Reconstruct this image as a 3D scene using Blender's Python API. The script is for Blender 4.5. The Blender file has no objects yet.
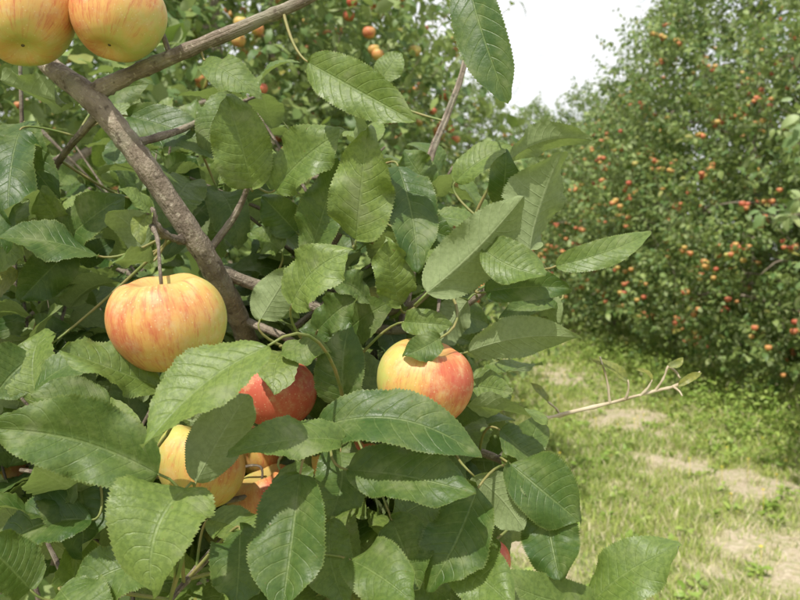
import bpy, math, numpy as np
from mathutils import Vector, Matrix
rng = np.random.default_rng(11)
scene = bpy.context.scene
PITCH = math.radians(2.94)
CAM = np.array([0, 0, 1.5])
CP, SP = math.cos(PITCH), math.sin(PITCH)
def S(u, v, d):
    """image pixel coordinates + depth, unprojected through the camera -> world metres"""
    a = (u-400)/778.0*d; b = (300-v)/778.0*d
    return CAM + np.array([a, d*CP + b*SP, b*CP - d*SP])
def nz(v):
    v = np.asarray(v, float); return v/(np.linalg.norm(v, axis=-1, keepdims=True)+1e-12)
SUN = nz([-0.30, -0.60, 1.0])

# ------------------------------------------------------------ mesh helper
class MB:
    def __init__(s): s.v=[]; s.f=[]; s.a=[]; s.n=0
    def add(s, v, f, a=None):
        v=np.asarray(v,float); f=np.asarray(f,int)
        if f.shape[1]==3: f=np.hstack([f, -np.ones((len(f),1),int)-s.n])
        s.v.append(v); s.f.append(f+s.n)
        s.a.append(np.zeros((len(v),3)) if a is None else np.asarray(a,float)); s.n+=len(v)
    def mesh(s, name, mat, smooth=True):
        V=np.vstack(s.v); F=np.vstack(s.f); A=np.vstack(s.a)
        me=bpy.data.meshes.new(name)
        tri=F[:,3]<0
        counts=np.where(tri,3,4)
        flat=F.ravel(); keep=np.ones(len(F)*4,bool); keep[3::4]=~tri
        flat=flat[keep]
        me.vertices.add(len(V)); me.vertices.foreach_set('co',V.ravel())
        me.loops.add(len(flat)); me.loops.foreach_set('vertex_index',flat.astype(np.int32))
        me.polygons.add(len(F))
        st=np.concatenate([[0],np.cumsum(counts)[:-1]]).astype(np.int32)
        me.polygons.foreach_set('loop_start',st)
        me.polygons.foreach_set('use_smooth',np.full(len(F),smooth))
        at=me.attributes.new('dat','FLOAT_VECTOR','POINT'); at.data.foreach_set('vector',A.ravel())
        me.update(calc_edges=True); me.validate()
        me.materials.append(mat)
        return me
    def obj(s,name,mat,parent=None,smooth=True):
        o=bpy.data.objects.new(name,s.mesh(name,mat,smooth)); scene.collection.objects.link(o)
        if parent: o.parent=parent
        return o
def empty(name, loc=(0,0,0)):
    e=bpy.data.objects.new(name,None); e.location=loc; scene.collection.objects.link(e); return e
def link(name, me, parent):
    o=bpy.data.objects.new(name,me); scene.collection.objects.link(o); o.parent=parent; return o

def catmull(P, n=6):
    P=np.asarray(P,float); Q=np.vstack([2*P[0]-P[1],P,2*P[-1]-P[-2]]); out=[]
    for i in range(1,len(Q)-2):
        for t in np.arange(n)/n:
            a,b,c,d=Q[i-1],Q[i],Q[i+1],Q[i+2]
            out.append(.5*((2*b)+(-a+c)*t+(2*a-5*b+4*c-d)*t*t+(-a+3*b-3*c+d)*t**3))
    out.append(P[-1]); return np.array(out)
def tube(mb, P, R, sides=8, smooth=6, lump=0.0, rnd=0.5):
    P=np.asarray(P,float); R=np.asarray(R,float)
    if smooth>1: 
        PP=catmull(np.hstack([P,R[:,None]]),smooth); P=PP[:,:3]; R=np.maximum(PP[:,3],1e-4)
    T=nz(np.gradient(P,axis=0)); ref=np.array([0.3,0.2,1.0]) if abs(T[0][2])<.9 else np.array([1.,0,.1])
    n=nz(ref-T[0]*np.dot(ref,T[0])); V=[];A=[]
    ln=0
    for i in range(len(P)):
        n=nz(n-T[i]*np.dot(n,T[i])); b=np.cross(T[i],n)
        if i: ln+=np.linalg.norm(P[i]-P[i-1])
        th=np.arange(sides)/sides*2*np.pi
        r=R[i]*(1+lump*rng.normal(size=sides))
        if lump: r=r*(1+lump*1.2*rng.normal())
        V.append(P[i]+np.outer(np.cos(th)*r,n)+np.outer(np.sin(th)*r,b))
        A.append(np.stack([np.full(sides,ln*10),th,np.full(sides,rnd)],1))
    V=np.vstack(V);A=np.vstack(A);F=[]
    for i in range(len(P)-1):
        for j in range(sides):
            k=(j+1)%sides; F.append([i*sides+j,i*sides+k,(i+1)*sides+k,(i+1)*sides+j])
    m=len(P); V=np.vstack([V,P[-1]+T[-1]*R[-1]*.5]);A=np.vstack([A,A[-1]])
    F=np.array(F)
    mb.add(V,F,A)
    tri=[[ (m-1)*sides+j,(m-1)*sides+(j+1)%sides,m*sides] for j in range(sides)]
    off=mb.n-len(V)
    f=np.array(tri)+off; mb.f.append(np.hstack([f,np.full((len(f),1),-1)]))

# ------------------------------------------------------------ leaves (vectorised)
def leaves(mb, B, T, N, L, W, nu=10, nv=2, fold=.35, curl=.5, wave=.06, serr=0.0, rnd=None, ruffle=0.0):
    B=np.asarray(B,float).reshape(-1,3); k=len(B)
    T=nz(np.asarray(T,float).reshape(-1,3)); N=np.asarray(N,float).reshape(-1,3)
    N=nz(N-T*np.sum(N*T,1,keepdims=True)); Sd=np.cross(T,N)
    bc=lambda x: np.broadcast_to(np.asarray(x,float),(k,)).reshape(k,1,1)
    L=bc(L);W=bc(W);fold=bc(fold);curl=bc(curl)+1e-3;wave=bc(wave)
    u=np.linspace(0,1,nu+1); v=np.linspace(-1,1,2*nv+1)
    U,Vv=np.meshgrid(u,v,indexing='ij'); U=U[None];Vv=Vv[None]
    pa=rng.uniform(.42,.56,(k,1,1)); pb=rng.uniform(.50,.70,(k,1,1)); um=pa/(pa+pb)
    w=np.power(U,pa)*np.power(1-U,pb)/(um**pa*(1-um)**pb)
    w=w*(1-.55*np.exp(-((1-U)/.10)**2)*(1-U)/.10)
    w=np.maximum(w,0.012)
    edge=np.abs(Vv)**6
    ph=rng.uniform(0,6.28,(k,1,1)); fr=rng.uniform(.9,2.1,(k,1,1))
    tooth=np.where(np.arange(nu+1)%2==0,1,-1)[None,:,None]
    wl=w*(1+serr*tooth*edge)
    asym=1+rng.normal(0,.05,(k,1,1))*np.sign(Vv)
    x=Vv*W/2*wl*asym
    y=np.sin(curl*U)/curl*L; z=-(1-np.cos(curl*U))/curl*L
    z=z+fold*np.abs(x)*(1-.45*np.abs(Vv)) + wave*W*np.sin(fr*6.28*U+ph+np.sign(Vv)*1.1)*Vv**2
    z=z+wave*.3*W*np.sin(fr*2.3*6.28*U+ph*2+np.sign(Vv)*2.)*np.abs(Vv)**3
    sw=rng.normal(0,.045,(k,1,1))
    x=x+sw*L*np.sin(np.pi*U)
    if ruffle: z=z-ruffle*W*np.cos(2*np.pi*((U-.13*np.abs(Vv)-.08*Vv**2)*10+.22*np.sign(Vv)-.5))*np.abs(Vv)**.7*(w)
    tw=rng.normal(0,.25,(k,1,1))*U; z=z+tw*x
    P=B[:,None,None,:]+T[:,None,None,:]*y[...,None]+N[:,None,None,:]*z[...,None]+Sd[:,None,None,:]*x[...,None]
    nU=nu+1;nV=2*nv+1
    r=rng.uniform(0,1,k) if rnd is None else np.broadcast_to(rnd,(k,))
    A=np.stack([np.broadcast_to(U,(k,nU,nV)),np.broadcast_to(Vv,(k,nU,nV)),np.broadcast_to(r[:,None,None],(k,nU,nV))],-1)
    i,j=np.meshgrid(np.arange(nu),np.arange(2*nv),indexing='ij'); b=(i*nV+j).ravel()
    f=np.stack([b,b+nV,b+nV+1,b+1],1)
    F=(f[None]+ (np.arange(k)*nU*nV)[:,None,None]).reshape(-1,4)
    p=P.reshape(-1,3); q=F[len(f)//2]; nn=np.cross(p[q[1]]-p[q[0]],p[q[2]]-p[q[0]])
    if np.dot(nn,N[0])<0: F=F[:,::-1]
    mb.add(p,F,A.reshape(-1,3))

# ------------------------------------------------------------ materials
class NT:
    def __init__(s,name):
        s.m=bpy.data.materials.new(name); s.m.use_nodes=True; s.t=s.m.node_tree; s.t.nodes.clear()
        s.out=s.n('ShaderNodeOutputMaterial')
    def n(s,t,**k):
        x=s.t.nodes.new(t)
        for a,b in k.items(): setattr(x,a,b)
        return x
    def set(s,sock,v):
        if isinstance(v,bpy.types.NodeSocket): s.t.links.new(v,sock)
        elif isinstance(v,(tuple,list)) and sock.type=='RGBA' and len(v)==3: sock.default_value=(*v,1)
        else: sock.default_value=v
    def math(s,op,a,b=0.,c=0.,clamp=False):
        x=s.n('ShaderNodeMath',operation=op,use_clamp=clamp)
        s.set(x.inputs[0],a);s.set(x.inputs[1],b);s.set(x.inputs[2],c);return x.outputs[0]
    def mix(s,f,a,b,bt='MIX'):
        x=s.n('ShaderNodeMix',data_type='RGBA',blend_type=bt)
        s.set(x.inputs[0],f);s.set(x.inputs[6],a);s.set(x.inputs[7],b);return x.outputs[2]
    def ss(s,v,a,b,lo=0.,hi=1.):
        x=s.n('ShaderNodeMapRange',interpolation_type='SMOOTHSTEP')
        s.set(x.inputs[0],v);x.inputs[1].default_value=a;x.inputs[2].default_value=b;x.inputs[3].default_value=lo;x.inputs[4].default_value=hi;return x.outputs[0]
    def noise(s,vec,sc,det=3.,ro=.5):
        x=s.n('ShaderNodeTexNoise');
        if vec is not None: s.set(x.inputs['Vector'],vec)
        x.inputs['Scale'].default_value=sc;x.inputs['Detail'].default_value=det;x.inputs['Roughness'].default_value=ro;return x.outputs[0]
    def dat(s):
        a=s.n('ShaderNodeAttribute',attribute_name='dat'); x=s.n('ShaderNodeSeparateXYZ'); s.t.links.new(a.outputs['Vector'],x.inputs[0])
        return a.outputs['Vector'],x.outputs[0],x.outputs[1],x.outputs[2]
    def bsdf(s,col,rough=.5,spec=.5,bump=None,bs=.3,bd=.001,coat=0.):
        p=s.n('ShaderNodeBsdfPrincipled'); s.set(p.inputs['Base Color'],col);s.set(p.inputs['Roughness'],rough)
        s.set(p.inputs['Specular IOR Level'],spec); s.set(p.inputs['Coat Weight'],coat); p.inputs['Coat Roughness'].default_value=.25
        if bump is not None:
            b=s.n('ShaderNodeBump'); b.inputs['Strength'].default_value=bs;b.inputs['Distance'].default_value=bd
            s.set(b.inputs['Height'],bump); s.t.links.new(b.outputs[0],p.inputs['Normal'])
        return p.outputs[0]
    def finish(s,sh,trans=None,tf=.25):
        if trans is not None:
            t=s.n('ShaderNodeBsdfTranslucent'); s.set(t.inputs[0],trans); m=s.n('ShaderNodeMixShader'); m.inputs[0].default_value=tf
            s.t.links.new(sh,m.inputs[1]);s.t.links.new(t.outputs[0],m.inputs[2]); sh=m.outputs[0]
        s.t.links.new(sh,s.out.inputs[0]); return s.m

def leaf_mat(name, detail=True, dark=(.032,.082,.016), light=(.175,.245,.055), under=(.24,.30,.14), tf=.25):
    t=NT(name); vec,u,v,r=t.dat(); geo=t.n('ShaderNodeNewGeometry')
    col=t.mix(t.ss(r,.0,1.),dark,light)
    col=t.mix(t.ss(r,.955,1.),col,(.30,.27,.06))
    bump=None
    und=under
    rough=.5
    if detail:
        pos=geo.outputs['Position']
        n1=t.noise(pos,38.,3.,.6); n2=t.noise(pos,330.,2.,.6)
        col=t.mix(t.ss(n1,.35,.7),col,t.mix(.5,col,(.18,.23,.06)))
        av=t.math('ABSOLUTE',v)
        mid=t.ss(av,.015,.055,1.,0.)
        wob=t.math('MULTIPLY',t.math('SUBTRACT',n1,.5),.5)
        ph=t.math('MULTIPLY',t.math('SUBTRACT',u,t.math('ADD',t.math('MULTIPLY',av,.13),t.math('MULTIPLY',t.math('MULTIPLY',av,av),.08))),10.)
        ph=t.math('ADD',t.math('ADD',ph,wob),t.math('MULTIPLY',t.math('SIGN',v),.22))
        fr=t.math('ABSOLUTE',t.math('SUBTRACT',t.math('FRACT',ph),.5))
        lat=t.ss(fr,.0,.085,1.,0.); vein=t.math('MAXIMUM',mid,t.math('MULTIPLY',lat,t.ss(av,.3,1.,.7,.3)))
        col=t.mix(t.math('MULTIPLY',vein,.42),col,(.22,.29,.10))
        col=t.mix(t.ss(n2,.38,.62,.32,0.),col,(.02,.055,.010))
        und=t.mix(t.math('MULTIPLY',vein,.5),under,(.34,.40,.22))
        und=t.mix(t.ss(n2,.38,.62,.25,0.),und,(.10,.14,.05))
        col=t.mix(t.ss(n1,.56,.74,0.,.45),col,(.25,.275,.16))
        col=t.mix(t.ss(n2,.72,.77,0.,.7),col,(.16,.09,.04))
        col=t.mix(t.ss(av,.93,1.,0.,.4),col,(.20,.24,.07))
        bump=t.math('ADD',t.math('MULTIPLY',vein,-1.),t.math('MULTIPLY',n2,.9))
        rough=t.ss(n1,.3,.7,.40,.6)
    c=t.mix(geo.outputs['Backfacing'],col,und)
    rg=t.math('ADD',rough,t.math('MULTIPLY',geo.outputs['Backfacing'],.25))
    sh=t.bsdf(c,rg,.44,bump,.65,.0006)
    tc=t.mix(.5,c,(.34,.48,.05))
    return t.finish(sh,tc,tf)
M_leaf=leaf_mat('apple_leaf_near')
M_leafd=leaf_mat('apple_leaf_far_hazed',False,(.09,.165,.045),(.27,.345,.11),(.27,.33,.16),.28)  # greens lightened: veil of haze over background foliage painted into the colour
M_pale=leaf_mat('apple_leaf_young',False,(.16,.25,.09),(.34,.42,.19),(.34,.40,.24),.28)

def bark_mat():
    t=NT('apple_bark'); vec,l,th,r=t.dat(); pos=t.n('ShaderNodeNewGeometry').outputs['Position']
    n1=t.noise(pos,60.,5.,.6); n2=t.noise(pos,400.,4.); 
    col=t.mix(t.ss(n1,.3,.7),(.16,.125,.095),(.33,.275,.215))
    col=t.mix(t.ss(t.noise(pos,25.,3.),.5,.68,0.,.65),col,(.29,.285,.21))
    col=t.mix(t.ss(t.noise(pos,230.,2.),.60,.68,0.,.7),col,(.42,.37,.29))
    col=t.mix(t.ss(t.noise(pos,140.,3.),.30,.40,.6,0.),col,(.07,.05,.038))
    wv=t.noise(vec,3.,4.)
    h=t.math('ADD',t.math('MULTIPLY',n2,.5),t.math('ADD',n1,wv))
    return t.finish(t.bsdf(col,.85,.25,h,.9,.003))
M_bark=bark_mat()
def plain(name,a,b,rough=.6,sc=40.,tr=False):
    t=NT(name); vec,x,y,r=t.dat(); pos=t.n('ShaderNodeNewGeometry').outputs['Position']
    c=t.mix(t.ss(t.noise(pos,sc,3.),.3,.7),a,b)
    return t.finish(t.bsdf(c,rough,.4,t.noise(pos,sc*6,2.),.3,.0008),c if tr else None,.3)
M_pet=plain('green_petiole',(.14,.20,.05),(.28,.22,.09))
M_dry=plain('dry_twig',(.36,.29,.19),(.55,.48,.35),.9)
M_cal=plain('calyx_brown',(.08,.06,.035),(.17,.14,.07),.9,400.)

def apple_mat(name):
    t=NT(name)
    at=t.n('ShaderNodeAttribute',attribute_name='dat'); vec=at.outputs['Vector']
    bl=t.n('ShaderNodeAttribute',attribute_name='blush').outputs['Fac']
    oc=t.n('ShaderNodeTexCoord').outputs['Object']
    mp=t.n('ShaderNodeMapping'); t.t.links.new(vec,mp.inputs[0]); mp.inputs['Scale'].default_value=(8,8,1.5)
    s1=t.noise(mp.outputs[0],1.5,5.,.7)
    mp2=t.n('ShaderNodeMapping'); t.t.links.new(vec,mp2.inputs[0]); mp2.inputs['Scale'].default_value=(30,30,5.)
    s2=t.noise(mp2.outputs[0],1.2,4.,.7)
    low=t.noise(oc,26.,4.,.6)
    f=t.math('ADD',bl,t.math('MULTIPLY',t.math('SUBTRACT',low,.5),2.0))
    base=t.mix(t.ss(f,-.35,.30),(.44,.46,.12),(.64,.37,.11))
    base=t.mix(t.ss(f,.15,1.0),base,(.54,.125,.075))
    st=t.math('ADD',t.math('MULTIPLY',s1,.6),t.math('MULTIPLY',s2,.4))
    st=t.math('ADD',st,t.math('MULTIPLY',f,.16))
    base=t.mix(t.ss(st,.49,.72,0.,.75),base,(.49,.085,.05))
    vor=t.n('ShaderNodeTexVoronoi'); vor.inputs['Scale'].default_value=300.; t.t.links.new(oc,vor.inputs['Vector'])
    base=t.mix(t.ss(vor.outputs[0],.06,.2,.5,0.),base,(.72,.60,.36))
    n3=t.noise(oc,75.,6.,.75)
    base=t.mix(t.ss(n3,.46,.72,0.,.5),base,(.62,.49,.26))
    base=t.mix(t.ss(n3,.28,.36,.35,0.),base,(.30,.16,.05))
    sp=t.n('ShaderNodeSeparateXYZ'); t.t.links.new(vec,sp.inputs[0])
    base=t.mix(t.ss(sp.outputs[2],.86,1.,0.,.7),base,(.34,.30,.09))
    rg=t.ss(n3,.3,.7,.36,.58)
    return t.finish(t.bsdf(base,rg,.42,n3,.10,.001,0.))
M_apple=apple_mat('apple_skin')

# ------------------------------------------------------------ apple mesh
def apple_arrays(R, nphi=36, nth=48, h=.93, lob=.026):
    ph=np.linspace(0,np.pi,nphi+1)[:,None]; th=(np.arange(nth)/nth*2*np.pi)[None]
    lobes=1+lob*np.cos(5*th+.4)*(.3+.7*(ph/np.pi)) +lob*.8*np.cos(2*th)
    x=np.sin(ph)**.90*(1+.09*np.cos(ph))*lobes
    z=h*np.cos(ph)-.36*np.exp(-(ph/.36)**2)+.22*np.exp(-((np.pi-ph)/.33)**2)+0*th
    z=z+.02*np.cos(5*th+1)*np.exp(-((ph-.7)/.4)**2)
    X=x*np.cos(th);Y=x*np.sin(th)
    V=np.stack([X,Y,z],-1).reshape(-1,3)*R
    T=np.stack([np.cos(th)+0*ph,np.sin(th)+0*ph,np.cos(ph)+0*th],-1).reshape(-1,3)
    i,j=np.meshgrid(np.arange(nphi),np.arange(nth),indexing='ij'); k=(j+1)%nth
    F=np.stack([i*nth+j,(i+1)*nth+j,(i+1)*nth+k,i*nth+k],-1).reshape(-1,4)
    return V,F,T
def apple(center, diam, axis, blush, spin=0., stem_to=None, h=.93):
    R=diam/2; e=empty('apple',center)
    V,F,A=apple_arrays(R,h=h)
    V[:,0]*=1+rng.normal(0,.02)
    V[:,2]+=V[:,0]*rng.normal(0,.07)+V[:,1]*rng.normal(0,.05)
    off=rng.uniform(0,20)
    mb=MB(); mb.add(V,F,A+off*np.array([1,1,0]))
    o=mb.obj('skin',M_apple,e)
    dirn=nz([math.cos(spin),math.sin(spin),.35]); d=(nz(V)@dirn)
    at=o.data.attributes.new('blush','FLOAT','POINT'); at.data.foreach_set('value',(blush+.42*d).astype(np.float32))
    ax=Vector(axis).normalized(); q=Vector((0,0,1)).rotation_difference(ax)
    e.rotation_mode='QUATERNION'; e.rotation_quaternion=q
    M=np.array(q.to_matrix())
    mc=MB(); kk=7
    th=np.arange(kk)/kk*2*np.pi
    Bv=np.stack([np.cos(th)*R*.03,np.sin(th)*R*.03,np.full(kk,-R*.70)],1)
    Tv=np.stack([np.cos(th)*.7,np.sin(th)*.7,np.full(kk,-1.)],1)
    leaves(mc,Bv,Tv,np.tile([0,0,-1.],(kk,1))+Tv*[1,1,0],R*.16,R*.08,4,1,curl=1.2)
    tube(mc,[[0,0,-R*.65],[0,0,-R*.73]],[R*.06,R*.03],8,1)
    mc.obj('calyx',M_cal,e)
    ms=MB(); 
    base=np.array([0,0,R*.5]); top=np.array([R*.05,0,R*.98])
    if stem_to is not None:
        tgt=M.T@(np.asarray(stem_to)-np.asarray(center)); 
        tube(ms,[base,top,(top+tgt)/2+[R*.06,0,R*.1],tgt],[.0013,.0011,.0014,.0024],7,5,.06)
    else: tube(ms,[base,top],[.0016,.0018],7,4)
    ms.obj('stem',M_bark,e)
    return e

# ------------------------------------------------------------ foreground tree
tree=empty('apple_tree')
sk=[]
wood=MB()
def br(pts,radii,sides=12,lump=.035,world=False):
    P=np.array([p if world else S(*p) for p in pts]); R=np.interp(np.linspace(0,1,len(P)),np.linspace(0,1,len(radii)),radii)
    tube(wood,P,R,sides,9,lump); q=catmull(P,8); sk.append(q); return q
trunk_base=np.array([-1.10,2.15,0.])
b1=[(250,600,1.2),(275,470,.95),(262,385,.80),(238,318,.70),(206,257,.64),(166,196,.62),(130,145,.61),(92,99,.61),(48,64,.63),(10,20,.66),(-60,-40,.7)]
br(b1,[.015,.013,.011,.0098,.0092,.009,.009,.0095,.0078,.0065,.005],16,.03)
br([(86,96,.61),(115,82,.61),(145,68,.605),(200,45,.60),(255,22,.60),(315,-6,.60),(400,-60,.62)],[.0078,.0068,.006,.0054,.005,.0045,.004],12,.035)
br([(212,268,.66),(255,285,.675),(300,300,.68),(350,322,.68),(400,330,.67),(450,314,.66),(492,285,.65),(530,250,.64)],[.0062,.0055,.005,.0042,.0035,.0028,.002])
br([(400,330,.67),(418,240,.72),(428,165,.75),(447,115,.78),(465,62,.80),(482,-30,.84)],[.0035,.0042,.004,.0036,.003,.002],10)
br([(262,385,.80),(325,405,.72),(410,432,.67),(500,460,.64),(555,505,.62)],[.007,.006,.0045,.003,.0015])
br([(275,470,.95),(230,478,.70),(165,474,.60),(90,478,.57),(20,470,.57)],[.008,.006,.004,.003,.0015])
br([(275,480,.95),(340,540,.76),(440,565,.69),(530,590,.64),(600,612,.60)],[.008,.006,.0045,.003,.0015])
br([(260,500,1.0),(235,530,.72),(205,560,.58),(170,600,.52)],[.007,.005,.003,.002])
br([(300,300,.68),(330,250,.68),(350,215,.67),(362,180,.66)],[.0035,.003,.002,.0012],8)
br([(204,257,.65),(235,215,.65),(250,180,.64),(262,140,.64)],[.0035,.003,.002,.0012],8)
br([(350,322,.68),(420,300,.66),(450,250,.64),(475,215,.63)],[.0032,.003,.002,.0012],8)
br([(238,318,.71),(180,300,.85),(95,262,.9),(50,300,.92),(10,330,.95)],[.006,.005,.004,.003,.002],8)
br([(40,520,.9),(20,420,.85),(17,330,.83),(14,255,.82),(22,170,.82),(20,60,.8)],[.005,.004,.0035,.003,.0025,.002],8)
br([(130,145,.62),(180,130,.66),(220,110,.68),(260,95,.7)],[.004,.003,.002,.0012],8)
br([(100,112,.62),(60,160,.70),(40,210,.72),(60,250,.74)],[.004,.003,.002,.0012],8)
br([(238,318,.71),(290,340,.66),(330,370,.62),(345,410,.6)],[.004,.003,.002,.0014],8)
br([(192,240,.64),(172,238,.61),(158,228,.585),(150,208,.58)],[.0035,.0032,.0030,.0036],8,.16)
b0=S(250,600,1.2)
br([trunk_base+[.02,-.02,.62],(trunk_base+[.02,0,.62])*.5+b0*.5+[0,0,.0],b0+[-.03,.02,-.04],b0+[0,0,.02]],[.032,.024,.017,.015],12,.03,True)
br([trunk_base+[0,0,-.1],trunk_base+[.01,.02,.3],trunk_base+[.02,-.01,.7],trunk_base+[-.1,.05,1.5],trunk_base+[-.12,.1,2.3],trunk_base+[-.2,.1,3.3]],[.075,.062,.052,.035,.025,.01],16,.03,True)
for (a,zz,l,up) in [(2.8,.8,1.1,.5),(1.2,.9,1.0,.7),(4.3,1.1,.9,.5),(3.4,1.4,1.0,.8),(.6,1.6,.7,.8),(2.0,1.9,.8,.6),(5.0,2.0,.7,.7)]:
    s=trunk_base+[-.05,.03,zz]; d=np.array([math.cos(a),math.sin(a),0])
    br([s,s+d*l*.5+[0,0,up*.35],s+d*l+[0,0,up*.55]],[.02,.012,.004],8,.03,True)
SK=np.vstack(sk)
SKF=SK[SK[:,1]<1.05]

H=[
(466,-30,508,104,44,.56,.54,1,.1),(308,62,416,122,44,.58,.55,1,.6),(252,188,226,96,50,.62,.60,1,.75),
(275,190,345,130,50,.62,.60,1,.7),(356,240,368,127,56,.60,.58,1,.85),(308,256,338,158,44,.63,.61,1,.3),
(398,166,418,272,44,.62,.58,1,.10),(427,293,524,196,56,.56,.54,0,.6),(530,250,562,152,58,.58,.57,0,.5),
(510,160,592,140,30,.62,.62,0,.5),(455,182,512,146,34,.64,.64,1,.8),(484,250,545,276,40,.56,.54,1,.7),
(486,292,571,288,30,.58,.56,1,.25),(556,266,652,232,26,.58,.58,1,.5),(468,352,579,338,38,.58,.56,0,.6),
(400,306,386,238,36,.60,.58,1,.8),(292,304,352,250,54,.57,.55,1,.85),(128,116,238,166,40,.68,.66,1,.25),
(98,256,-6,238,46,.60,.57,1,.15),(160,388,60,350,54,.50,.47,1,.6),(268,346,142,448,74,.46,.43,1,.80),
(158,474,-14,428,68,.47,.45,1,.35),(196,482,248,394,48,.52,.52,0,.8),(342,440,228,454,46,.50,.47,1,.55),
(318,428,482,458,58,.52,.50,1,.22),(348,470,476,494,54,.52,.49,1,.2),(186,488,152,592,90,.46,.43,1,.85),
(300,474,282,612,70,.50,.46,1,.3),(346,410,350,322,44,.60,.60,1,.35),(92,520,-10,558,56,.55,.54,1,.2),
(70,462,82,552,70,.58,.55,1,.12),(165,560,66,600,56,.50,.48,1,.5),(478,488,428,592,60,.54,.52,1,.2),
(474,476,524,530,42,.56,.55,0,.8),(510,464,580,522,54,.57,.55,1,.22),(546,508,560,580,50,.57,.54,1,.15),
(604,606,488,574,40,.56,.53,1,.6),(590,604,680,546,54,.56,.54,1,.5),(466,404,548,420,38,.58,.57,0,.75),
(462,384,512,392,32,.60,.60,1,.7),(440,338,404,356,26,.55,.54,1,.3),(404,322,452,326,24,.58,.57,1,.75),
(508,470,540,416,32,.62,.62,1,.4),(205,60,262,98,32,.60,.58,1,.55),
(232,95,205,158,36,.68,.66,1,.5),(100,100,150,84,36,.7,.68,1,.3),(0,80,66,104,38,.66,.62,0,.6),
(20,130,8,218,44,.64,.6,1,.15),(58,250,124,196,42,.66,.64,1,.3),(140,250,108,212,34,.62,.6,0,.8),(150,262,112,262,34,.6,.56,0,.7),
(24,122,60,200,40,.7,.66,1,.25),(150,196,196,158,36,.74,.72,1,.15),(218,190,238,250,34,.70,.68,1,.3),
(340,452,330,520,46,.56,.53,1,.3),(330,520,346,606,48,.55,.52,1,.45),(392,520,420,590,52,.55,.52,1,.25),(350,560,415,604,52,.52,.48,1,.4),
(450,560,512,606,50,.54,.5,1,.6),(240,530,236,610,50,.53,.5,1,.2),(210,520,260,545,38,.56,.53,1,.5),(30,590,-20,540,60,.5,.48,1,.3),(60,590,110,640,60,.48,.46,1,.5),
(282,346,330,352,30,.6,.58,1,.6),(318,330,360,296,34,.62,.6,1,.45),(260,320,292,268,36,.6,.6,0,.6),(368,300,330,282,30,.62,.6,1,.35),
(430,420,500,400,34,.63,.62,1,.25),(500,430,548,466,36,.6,.6,1,.3),(318,420,340,378,30,.66,.64,1,.2),(368,428,330,398,32,.66,.64,1,.2),
(560,300,500,318,22,.62,.6,1,.5),(468,300,440,345,32,.62,.6,0,.5),(372,242,330,212,32,.66,.64,1,.5),(296,232,262,196,34,.66,.65,1,.4),
(280,250,250,232,30,.66,.65,1,.65),(405,230,455,240,32,.66,.65,1,.2),(428,185,404,150,34,.72,.72,1,.4),(500,205,506,150,28,.62,.6,1,.1),(520,250,508,205,26,.62,.6,1,.15),
(70,250,20,300,40,.68,.66,1,.3),(30,350,70,330,40,.7,.68,1,.4),(110,405,30,395,46,.56,.54,1,.3),(40,352,-8,400,44,.62,.6,1,.25),
(200,420,170,380,34,.6,.58,0,.6),(280,470,310,500,36,.58,.56,1,.3),(440,500,386,530,42,.58,.55,1,.4),(490,540,455,500,40,.6,.58,1,.3),
(470,560,500,540,34,.6,.58,1,.3),(410,575,450,600,40,.57,.55,1,.4),(540,300,560,330,24,.62,.61,0,.7),(260,290,300,318,26,.64,.62,1,.8),
(152,210,120,190,22,.58,.56,1,.9),(150,212,140,244,16,.58,.57,1,.97),(60,228,40,190,30,.66,.64,1,.7),(380,80,400,52,26,.8,.8,1,.7)]
hl=MB(); pet=MB()
for (bu,bv,tu,tv,wd,db,dt,side,r) in H:
    B=S(bu,bv,db); Tp=S(tu,tv,dt); T=nz(Tp-B); L=np.linalg.norm(Tp-B)
    c=nz(CAM-(B+Tp)/2)
    up=np.array([0,0,1.])
    if side: n=.66*c+(.45+.25*(r>.5))*SUN+rng.normal(0,.24,3)
    else: n=-(.85*c)+.45*up+rng.normal(0,.2,3)
    dm=(db+dt)/2
    curl=float(np.clip(rng.normal(.6,.38),.05,1.4)); fold=float(np.clip(rng.normal(.42,.16),.12,.8))
    W=wd/778*dm*1.16
    N=nz(n-T*np.dot(n,T)); T2=nz(T*math.cos(curl/2)+N*math.sin(curl/2))
    Lc=L*(curl/2)/math.sin(curl/2)
    leaves(hl,B,T2,N,Lc,W,88,6,fold,curl,float(.05+abs(rng.normal(.06,.04))),.030,float(np.clip(r+rng.normal(0,.08),0,.94)) if r<.95 else r,.015)
    dd=np.linalg.norm(SKF-B,axis=1)+.6*np.clip((SKF-B)@T2,0,None); k=np.argmin(dd); Q=SKF[k]; ds=np.linalg.norm(Q-B)
    if ds>.001:
        tt=np.linspace(0,1,9)[:,None]; C1=B-T2*ds*.3
        P=(1-tt)**2*Q+2*tt*(1-tt)*C1+tt**2*B
        tube(pet,P,np.linspace(.0014 if ds>.05 else .0011,.0008,9),6,1)

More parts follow.
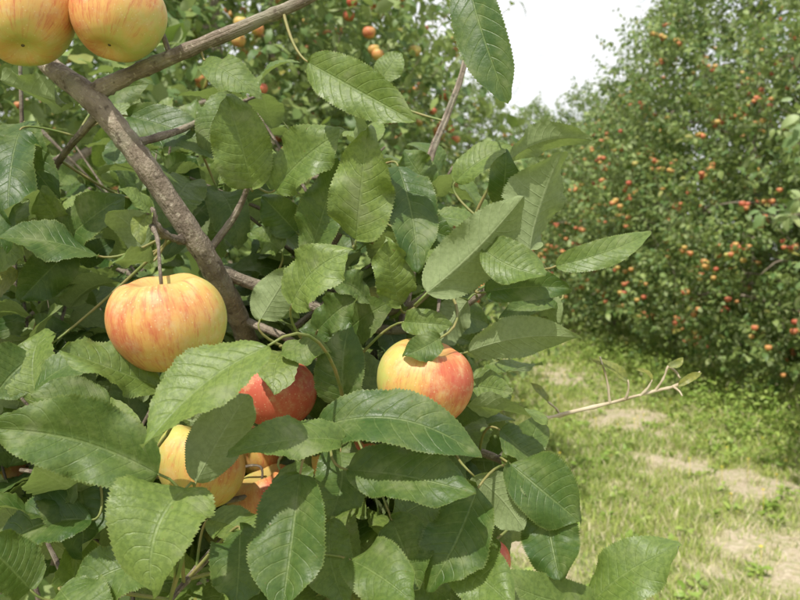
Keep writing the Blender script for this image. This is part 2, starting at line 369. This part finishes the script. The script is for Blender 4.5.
def shoots(mbL, mbW, C, D, Ls, n, Ln, Wd, res, upb=.8, avoid=None):
    k=len(C); t=(np.arange(n)+.6)/n
    D=nz(D); side=nz(np.cross(D,nz(rng.normal(size=(k,3)))))
    oth=np.cross(D,side)
    ph=rng.uniform(0,6.28,(k,1))+np.arange(n)[None]*2.4
    rad=side[:,None]*np.cos(ph)[...,None]+oth[:,None]*np.sin(ph)[...,None]
    B=C[:,None]+D[:,None]*(Ls[:,None,None]*t[None,:,None])
    T=nz(D[:,None]*.55+rad*.85+rng.normal(0,.25,(k,n,3))+np.array([0,0,-.15]))
    N=np.array([0,-.25,upb])+rng.normal(0,.5,(k,n,3))+.3*D[:,None]
    B=B.reshape(-1,3);T=T.reshape(-1,3);N=N.reshape(-1,3)
    if avoid is not None:   # drop leaves that cut into the fruit or cover it from the camera
        keep=np.ones(len(B),bool)
        for (c,R) in avoid:
            for q in (.3,.6,1.):
                p=B+T*Ln*q-c; h=np.hypot(p[:,0],p[:,2]); keep&=~((h<R*1.0)&(p[:,1]<R)&(p[:,1]>-.2))
                keep&=np.linalg.norm(p,axis=1)>R*1.15
        B=B[keep];T=T[keep];N=N[keep]
    m=len(B)
    L=Ln*np.clip(rng.normal(1,.26,m),.4,1.5)
    leaves(mbL,B+T*.012,T,N,L,L*Wd*rng.uniform(.85,1.15,m),res[0],res[1],rng.uniform(.15,.6,m),rng.uniform(.1,1.3,m),.06+.02*(res[0]>10),res[2],ruffle=.015 if res[0]>10 else 0.)
    if mbW is not None:
        for i in range(k):
            tube(mbW,[C[i]-D[i]*.04,C[i],C[i]+D[i]*Ls[i]],[.003,.002,.0012],5,1)

A=[(26,18,98,.57,(-.1,.45,.9),.02,-1.0,None),(118,18,90,.575,(.15,.35,.9),.10,-2.2,None),(168,322,112,.50,(-.14,-.16,1),.14,-2.4,S(152,226,.585)),
   (276,392,78,.63,(.1,-.2,1),.78,-1.2,None),(424,383,95,.57,(.15,-.12,1),.24,-.3,None),(200,466,88,.60,(.2,.1,1),-.15,-1.,None),
   (266,503,76,.66,(-.2,0,1),.15,-1.,None),(348,464,72,.65,(0,.1,1),.1,-1.5,None),(268,448,68,.72,(0,0,1),.3,0,None),(450,472,68,.70,(0,0,1),.3,0,None),
   (478,566,62,.68,(.1,0,1),.7,0,None),(412,540,68,.76,(.1,0,1),.3,0,None),(18,480,68,.75,(0,0,1),.0,0,None)]
fruit_spots=[(S(a[0],a[1],a[3]),a[2]/778*a[3]/2) for a in A[:7]]
fl=MB()
blobs=[(120,500,170,110,.62,1.05,54),(370,520,95,75,.66,.95,30),(370,320,85,80,.70,.95,15),(100,230,140,90,.85,1.35,24),
       (300,220,50,45,.72,1.0,6),(40,360,90,90,.68,1.1,24),(260,420,110,70,.75,1.0,22),(440,500,50,70,.66,.8,8)]
C=[];D=[];Ls=[]
for (cu,cv,ru,rv,d0,d1,k) in blobs:
    i=0
    while i<k:
        p=rng.normal(0,.55,2); p=p/max(1,np.linalg.norm(p)); c=S(cu+p[0]*ru,cv+p[1]*rv,rng.uniform(d0,d1))
        d=nz(np.array([p[0]*.5,-.15,.35])+rng.normal(0,.45,3)); l=rng.uniform(.06,.13); e=c+d*l
        if e[0]/e[1]>.10: continue
        C.append(c);D.append(d);Ls.append(l);i+=1
C=np.array(C);D=np.array(D);Ls=np.array(Ls)
shoots(fl,wood,C,D,Ls,8,.062,.57,(36,3,.03),avoid=fruit_spots)

def crown_pts(n, cx, cy, H, Rmax, zlow=.45, rs=rng):
    out=[]
    while len(out)<n:
        z=rs.uniform(zlow,H,4000); a=rs.uniform(0,6.283,4000)
        t=(z-zlow)/(H-zlow)
        Rz=Rmax*np.interp(t,[0,.12,.3,.55,.8,1],[.76,.95,1.,.86,.55,.12])
        Rz=Rz*(1+.16*np.sin(3*a+z*2.1+cx)+.12*np.sin(5*a-z*3.3+cy)+.08*np.sin(9*a+z*6))
        r=Rz*np.power(rs.uniform(0.05,1,4000),.42)
        p=np.stack([cx+np.cos(a)*r,cy+np.sin(a)*r,z],1)
        g=np.sin(p[:,0]*4.3+1)*np.sin(p[:,1]*4.1+2)*np.sin(p[:,2]*4.7)+.6*np.sin(p[:,0]*9+p[:,2]*5)*np.sin(p[:,1]*8+p[:,2]*7)
        keep=(g>-.25)|(rs.uniform(size=4000)<.08)
        keep&=rs.uniform(size=4000)<Rz/Rmax
        out.extend(p[keep])
    out=np.array(out); return out[rs.permutation(len(out))[:n]]
P=crown_pts(3000,-1.75,2.5,3.4,1.55,.4)
dq=P[:,1]; uu=P[:,0]/dq; lim=np.where(P[:,2]>1.75,-.30-.12*(P[:,2]-1.7),-.10)
keep=(dq>1.15)&(uu<lim)&(uu>-1.1); P=P[keep][:1100]
D=nz((P-[-1.6,2.4,1.6])*[1,1,.4]+rng.normal(0,.5,(len(P),3))+[0,0,.4])
cr=MB(); shoots(cr,None,P,D,rng.uniform(.15,.35,len(P)),9,.075,.52,(7,1,0.))
wood.obj('trunk_and_branches',M_bark,tree); hl.obj('leaves_outer',M_leaf,tree); pet.obj('petioles',M_pet,tree)
fl.obj('leaves_inner',M_leaf,tree); cr.obj('crown_foliage',M_leafd,tree)

# ------------------------------------------------------------ apples on the near tree
def near(c): 
    q=SKF[np.argmin(np.linalg.norm(SKF-c,axis=1))]; return q
for (u,v,w,d,ax,bl,sp,tg) in A:
    c=S(u,v,d); tgt=near(c+np.array([0,.01,.05])) if tg is None else tg
    apple(c,w/778*d,ax,bl,sp,tgt)

# ------------------------------------------------------------ background trees
def make_tree(seed,H,Rm,nsh):
    r=np.random.default_rng(seed); 
    w=MB(); 
    zt=np.linspace(0,H*.9,8); px=np.cumsum(r.normal(0,.05,8)); py=np.cumsum(r.normal(0,.05,8)); px[0]=py[0]=0
    zt[0]=-.15
    tp=np.stack([px,py,zt],1); tube(w,tp,np.interp(np.linspace(0,1,8),[0,.15,1],[.10,.075,.012]),10,4,.04)
    for i in range(22):
        z=r.uniform(.6,H*.8); a=i*2.4+r.normal(0,.3); l=Rm*np.interp(z/H,[0,.3,.9],[.95,.95,.3])
        s=np.array([np.interp(z,zt,px),np.interp(z,zt,py),z]); d=np.array([math.cos(a),math.sin(a),0]); up=r.uniform(.2,.6)
        tube(w,[s,s+d*l*.4+[0,0,up*.5],s+d*l*.75+[0,0,up*.7],s+d*l+[0,0,up*.45]],[.032,.02,.011,.004],6,3)
    P=crown_pts(nsh,0,0,H,Rm,.28,r)
    D=nz(P*[1,1,0]*1.0/Rm+r.normal(0,.5,(nsh,3))+[0,0,.35])
    lf=MB(); shoots(lf,None,P,D,r.uniform(.15,.5,nsh),15,.080,.52,(3,1,0.))
    nw=70; a=r.uniform(0,6.28,nw); z=r.uniform(.8,H*.85,nw); rr=Rm*np.interp(z/H,[0,.3,.9],[.9,.95,.4])
    Pw=np.stack([np.cos(a)*rr,np.sin(a)*rr,z],1); shoots(lf,w,Pw,nz(np.stack([np.cos(a)*.7,np.sin(a)*.7,.8+0*a],1)+r.normal(0,.25,(nw,3))),r.uniform(.5,1.0,nw),18,.075,.42,(4,1,0.))
    na=250; Pa=crown_pts(na*3,0,0,H*.93,Rm*1.03,.4,r)
    ra=np.linalg.norm(Pa[:,:2],axis=1)/np.interp(Pa[:,2]/H,[0,.3,.55,.8,1],[.85,1,.85,.5,.2]); Pa=Pa[np.argsort(-(ra+.40*r.normal(size=len(ra))))][:na]
    V,F,T=apple_arrays(1.,8,10); fr=MB(); bl=[]
    for p in Pa:
        for q in range(r.integers(1,4)):
            R=r.uniform(.027,.037); o=p+r.normal(0,.045,3)*(q>0)
            fr.add(V*R+o,F,T); bl.append(np.full(len(V),r.uniform(-.05,.95)))
    return w.mesh('tree_wood',M_bark),lf.mesh('tree_foliage',M_leafd),fr.mesh('tree_fruit',M_apple),np.concatenate(bl)
TV=[]
for s,h,rm,n in [(3,5.4,1.75,1700),(5,5.0,1.7,1600),(8,5.8,1.8,1750)]:
    a,b,c,bl=make_tree(s,h,rm,n); at=c.attributes.new('blush','FLOAT','POINT'); at.data.foreach_set('value',bl.astype(np.float32)); TV.append((a,b,c))
def plant(x,y,v,rot,sc=1.,sz=None):
    e=empty('apple_tree',(x,y,0)); e.rotation_euler=(0,0,rot); e.scale=(sc,sc,sz or sc)
    link('trunk',TV[v][0],e);link('foliage',TV[v][1],e);link('fruit',TV[v][2],e); return e
ys=[4.9,7.9,10.5,13.2,16,19,22,25.5]
row=[plant(4.6+rng.normal(0,.12)-.02*(y-5)-.05*(i==0),y,(i+0)%3,i*2.1,1.0+.05*rng.normal()) for i,y in enumerate(ys)]
for i,y in enumerate([5.0,7.8,10.6,13.4,16.5,20,24]): plant(-1.15+rng.normal(0,.1),y,(i+1)%3,i*1.7+.5,.95+.04*rng.normal())
for i,y in enumerate([8,12,16]): plant(9.6,y,(i+2)%3,i*1.3,1.)
for i,y in enumerate([3,7,11]): plant(-6.4,y,(i)%3,i*1.9,.95)
for i,x in enumerate([-3.5,-.2,2.6,5.5,8.6]): plant(x,31+rng.normal(0,.8),i%3,i*1.1,1.6,1.45)
# long young limbs of the nearest right-hand tree reaching into the alley
bpy.context.view_layer.update()
pw=MB(); pl=MB(); e0=row[0]; ex,ey=e0.location[0],e0.location[1]; Cs=[];Ds=[];LL=[]
for (z0,x1,y1,z1) in [(1.0,2.25,4.3,1.45),(1.2,2.15,4.6,1.75),(.9,2.35,4.1,1.1),(1.5,2.2,4.4,2.15),(1.1,2.5,4.7,1.35),(1.8,2.4,4.6,2.5)]:
    s=np.array([ex,ey,z0]); e=np.array([x1,y1,z1]); P=np.array([s,s*.6+e*.4+[0,0,.25],s*.25+e*.75+[0,0,.18],e]); tube(pw,P,[.024,.014,.007,.002],8,5,.04)
    q=catmull(P,10)[13:]
    for p in q[::2]: Cs.append(p); Ds.append(nz(e-s)*.7+rng.normal(0,.5,3)+[0,0,.35]); LL.append(rng.uniform(.15,.35))
shoots(pl,pw,np.array(Cs),nz(np.array(Ds)),np.array(LL),9,.085,.46,(8,1,0.))
inv=e0.matrix_world.inverted()
for o in (pw.obj('young_limbs',M_bark),pl.obj('young_leaves',M_pale)): o.parent=e0; o.matrix_parent_inverse=inv

# ------------------------------------------------------------ ground
def sn(x,y,s,o=0.): 
    return (np.sin(x*s*1.3+o+1.7*np.sin(y*s*.7+o))+np.sin(y*s*1.1+2*o+1.3*np.sin(x*s*.9))+np.sin((x+y)*s*2.3+o)*.5+np.sin((x-y*.7)*s*4.1+o*3)*.35)/2.85
def dirt(x,y):
    d=0*x
    for (cx,cy,rx,ry,a) in [(2.08,7.2,.55,.95,.85),(2.12,5.3,.6,.65,.82),(1.95,3.9,.7,.55,.72),(.55,4.1,.35,.9,.7),(2.1,10,.5,1.4,.6),(1.45,6.0,.25,.6,.35),(.9,3.4,.3,.3,.4)]:
        d=np.maximum(d,a*np.exp(-((x-cx)/rx)**2-((y-cy)/ry)**2))
    return np.clip(d+.60*sn(x,y,4.7,1.)*(.15+d)+.50*sn(x,y,13.,3.)*(.15+d)-.05,0,1)
gx=np.concatenate([[-200,-60,-25,-12],np.linspace(-7,9,321),[14,25,60,200]]); gy=np.concatenate([[-60,-10,-2],np.linspace(0,20,401),[24,30,40,60,100,250]])
X,Y=np.meshgrid(gx,gy,indexing='ij'); Z=.03*sn(X,Y,.9)+.012*sn(X,Y,5.); Z=np.where((abs(X)<20)&(Y<40),Z,0)
V=np.stack([X,Y,Z],-1).reshape(-1,3); ny=len(gy)
i,j=np.meshgrid(np.arange(len(gx)-1),np.arange(ny-1),indexing='ij'); b=(i*ny+j).ravel()
g=MB(); g.add(V,np.stack([b,b+ny,b+ny+1,b+1],1),np.stack([dirt(X,Y).ravel(),np.zeros(X.size),np.zeros(X.size)],1))
t=NT('orchard_soil'); vec,dx,_,_=t.dat(); pos=t.n('ShaderNodeNewGeometry').outputs['Position']
n1=t.noise(pos,6.,6.,.65);n2=t.noise(pos,45.,5.,.7)
grassc=t.mix(t.ss(n1,.35,.65),(.18,.22,.07),(.33,.32,.14))
dc=t.mix(t.ss(n2,.3,.7),(.38,.31,.22),(.62,.54,.41)); dc=t.mix(t.ss(t.noise(pos,90.,3.),.6,.7,0.,.6),dc,(.22,.17,.10))
dc=t.mix(t.ss(t.noise(pos,14.,4.,.7),.46,.60,0.,.7),dc,(.34,.34,.16))
f=t.ss(t.math('ADD',dx,t.math('MULTIPLY',t.math('SUBTRACT',n2,.5),.9)),.2,.6)
g.obj('ground',t.finish(t.bsdf(t.mix(f,grassc,dc),.95,.2,n2,.7,.02)))
def gz(x,y): return .03*sn(x,y,.9)+.012*sn(x,y,5.)

t=NT('grass_blades'); vec,h,c,r=t.dat()
col=t.mix(t.ss(r,.0,.85),(.23,.36,.07),(.46,.53,.15)); col=t.mix(t.ss(r,.86,.90),col,(.70,.63,.42))
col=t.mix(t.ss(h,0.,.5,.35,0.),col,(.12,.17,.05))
M_grass=t.finish(t.bsdf(col,.6,.25),col,.35)
def blades(n,x0,x1,y0,y1,hm,wd,mask=True,bias=1.):
    y=y0+(y1-y0)*rng.uniform(0,1,n)**bias; x=rng.uniform(x0,x1,n)
    if mask:
        k=rng.uniform(size=n)>dirt(x,y)*1.2; x=x[k];y=y[k]
    m=len(x); hh=hm*(.6+.5*(sn(x,y,1.6,5.)+1)/1.2)*rng.uniform(.4,1.3,m)*(1-.5*dirt(x,y))
    a=rng.uniform(0,6.28,m); ln=rng.uniform(.1,1.1,m)*hh; la=rng.uniform(0,6.28,m)
    w=wd*rng.uniform(.6,1.4,m)*(1+y*.06)
    b=np.stack([x,y,gz(x,y)-.004],1); s=np.stack([np.cos(a),np.sin(a),0*a],1)*w[:,None]/2
    l=np.stack([np.cos(la),np.sin(la),0*la],1)*ln[:,None]; up=np.array([0,0,1.])*hh[:,None]
    V=np.stack([b-s,b+s,b+up*.6+l*.35+s*.8,b+up*.6+l*.35-s*.8,b+up+l],1).reshape(-1,3)
    o=np.arange(m)*5; r=np.clip(rng.uniform(0,1,m)*.8+.2*sn(x,y,2.,2.)+.12,0,.85); dry=rng.uniform(size=m)<.16+.14*sn(x,y,1.3,4.)+.45*dirt(x,y); r=np.where(dry,1.,r)
    A=np.stack([np.tile([0,0,.6,.6,1.],m),np.zeros(5*m),np.repeat(r,5)],1)
    return V,np.stack([o,o+1,o+2,o+3],1),np.stack([o+3,o+2,o+4],1),A
gb=MB()
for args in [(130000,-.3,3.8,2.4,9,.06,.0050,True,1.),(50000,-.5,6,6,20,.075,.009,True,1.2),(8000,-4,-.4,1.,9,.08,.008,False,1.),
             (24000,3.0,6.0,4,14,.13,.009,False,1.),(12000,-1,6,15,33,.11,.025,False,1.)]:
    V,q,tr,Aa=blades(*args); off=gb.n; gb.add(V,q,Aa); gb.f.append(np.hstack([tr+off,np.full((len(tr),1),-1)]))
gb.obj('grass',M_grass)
wm=leaf_mat('weed_leaf',False,(.20,.32,.05),(.38,.48,.12),(.24,.32,.1),.3)
w=MB(); n=1500; x=np.concatenate([rng.normal(3.2,.5,n//2),rng.uniform(.3,3.4,n//2)]); y=rng.uniform(2.6,13,n); k=rng.uniform(size=n)>dirt(x,y)*1.2; x=x[k];y=y[k]
hh=np.where(x>2.7,rng.uniform(.08,.42,len(x)),rng.uniform(.02,.07,len(x)))
C=np.stack([x,y,gz(x,y)],1)
D=nz(np.array([0,0,1.])+rng.normal(0,.25,(len(x),3)))
shoots(w,None,C,D,hh,14,.045,.45,(4,1,0.))
w.obj('broadleaf_weeds',wm)
fm=plain('yellow_petal',(.75,.6,.03),(.8,.68,.05)); fw=MB(); 
for _ in range(46):
    x=rng.uniform(.5,3.5);y=rng.uniform(3,10); h=rng.uniform(.08,.16); c=np.array([x,y,h]); th=np.arange(8)/8*6.283
    leaves(fw,np.tile(c,(8,1)),np.stack([np.cos(th),np.sin(th),.2+0*th],1),np.tile([0,0,1.],(8,1)),.012,.008,3,1)
    tube(fw,[[x,y,0],[x+.005,y,h*.6],c],[.001,.001,.001],4,1)
fw.obj('yellow_wildflowers',fm)

# dry twig
d=MB(); pts=[S(500,458,.64),S(530,424,.72),S(560,415,.75),S(610,403,.76),S(655,391,.76),S(678,385,.76),S(700,372,.76)]
tube(d,pts,[.0022,.002,.0019,.0018,.0017,.0015,.0008],8,6,.14)
for (u,v,u2,v2) in [(655,391,668,366),(668,366,680,378),(610,403,600,357),(640,396,652,380),(672,386,682,396),(560,415,548,402),(625,400,628,380)]:
    tube(d,[S(u,v,.76),S((u+u2)/2+2,(v+v2)/2,.757),S(u2,v2,.755)],[.0015,.0012,.0009],6,3,.12)
d.obj('dry_twig',M_dry,tree)
dl=MB()
for (a,b,c_,e_,w_) in [(628,382,600,352,12),(668,366,684,356,8),(548,402,536,380,10),(678,386,704,370,8),(652,380,640,366,7)]:
    B=S(a,b,.755);T=S(c_,e_,.75)-B; leaves(dl,B,T,np.array([.3,-.6,.5]),np.linalg.norm(T),w_/778*.76,12,2,.8,.7,.1,.03,.985)
dl.obj('dry_twig_leaves',M_leaf,tree)

# ------------------------------------------------------------ light, world, camera
el=math.asin(SUN[2]); az=math.atan2(SUN[0],SUN[1])
wd=bpy.data.worlds.new('World'); scene.world=wd; wd.use_nodes=True; nt=wd.node_tree
sky=nt.nodes.new('ShaderNodeTexSky'); sky.sky_type='NISHITA'; sky.sun_disc=False; sky.sun_elevation=el; sky.sun_rotation=az
sky.air_density=1.0; sky.dust_density=4.0
tc=nt.nodes.new('ShaderNodeTexCoord'); mp=nt.nodes.new('ShaderNodeMapping'); mp.inputs['Scale'].default_value=(1,1,2.6)
cn=nt.nodes.new('ShaderNodeTexNoise'); cn.inputs['Scale'].default_value=2.2; cn.inputs['Detail'].default_value=7; cn.inputs['Roughness'].default_value=.6
mr=nt.nodes.new('ShaderNodeMapRange'); mr.inputs[1].default_value=.32; mr.inputs[2].default_value=.55; mr.inputs[3].default_value=.45; mr.inputs[4].default_value=1.
mx=nt.nodes.new('ShaderNodeMix'); mx.data_type='RGBA'; mx.inputs[7].default_value=(8.6,8.7,8.8,1)
nt.links.new(tc.outputs['Generated'],mp.inputs[0]); nt.links.new(mp.outputs[0],cn.inputs[0]); nt.links.new(cn.outputs[0],mr.inputs[0]); nt.links.new(mr.outputs[0],mx.inputs[0]); nt.links.new(sky.outputs[0],mx.inputs[6])
bg=nt.nodes['Background']; nt.links.new(mx.outputs[2],bg.inputs[0]); bg.inputs[1].default_value=.13
l=bpy.data.lights.new('sun','SUN'); l.energy=5.0; l.angle=math.radians(.5); l.color=(1,.95,.85)
lo=bpy.data.objects.new('sun',l); scene.collection.objects.link(lo); lo.rotation_mode='QUATERNION'; lo.rotation_quaternion=Vector(SUN).to_track_quat('Z','Y')
cam=bpy.data.cameras.new('camera'); co=bpy.data.objects.new('camera',cam); scene.collection.objects.link(co)
co.location=CAM; co.rotation_euler=(math.pi/2-PITCH,0,0); cam.lens=35.; cam.sensor_width=36.; cam.clip_start=.02; cam.clip_end=1000
cam.dof.use_dof=True; cam.dof.focus_distance=.56; cam.dof.aperture_fstop=15.
scene.camera=co
scene.view_settings.view_transform='Standard'; scene.view_settings.look='None'; scene.view_settings.exposure=0
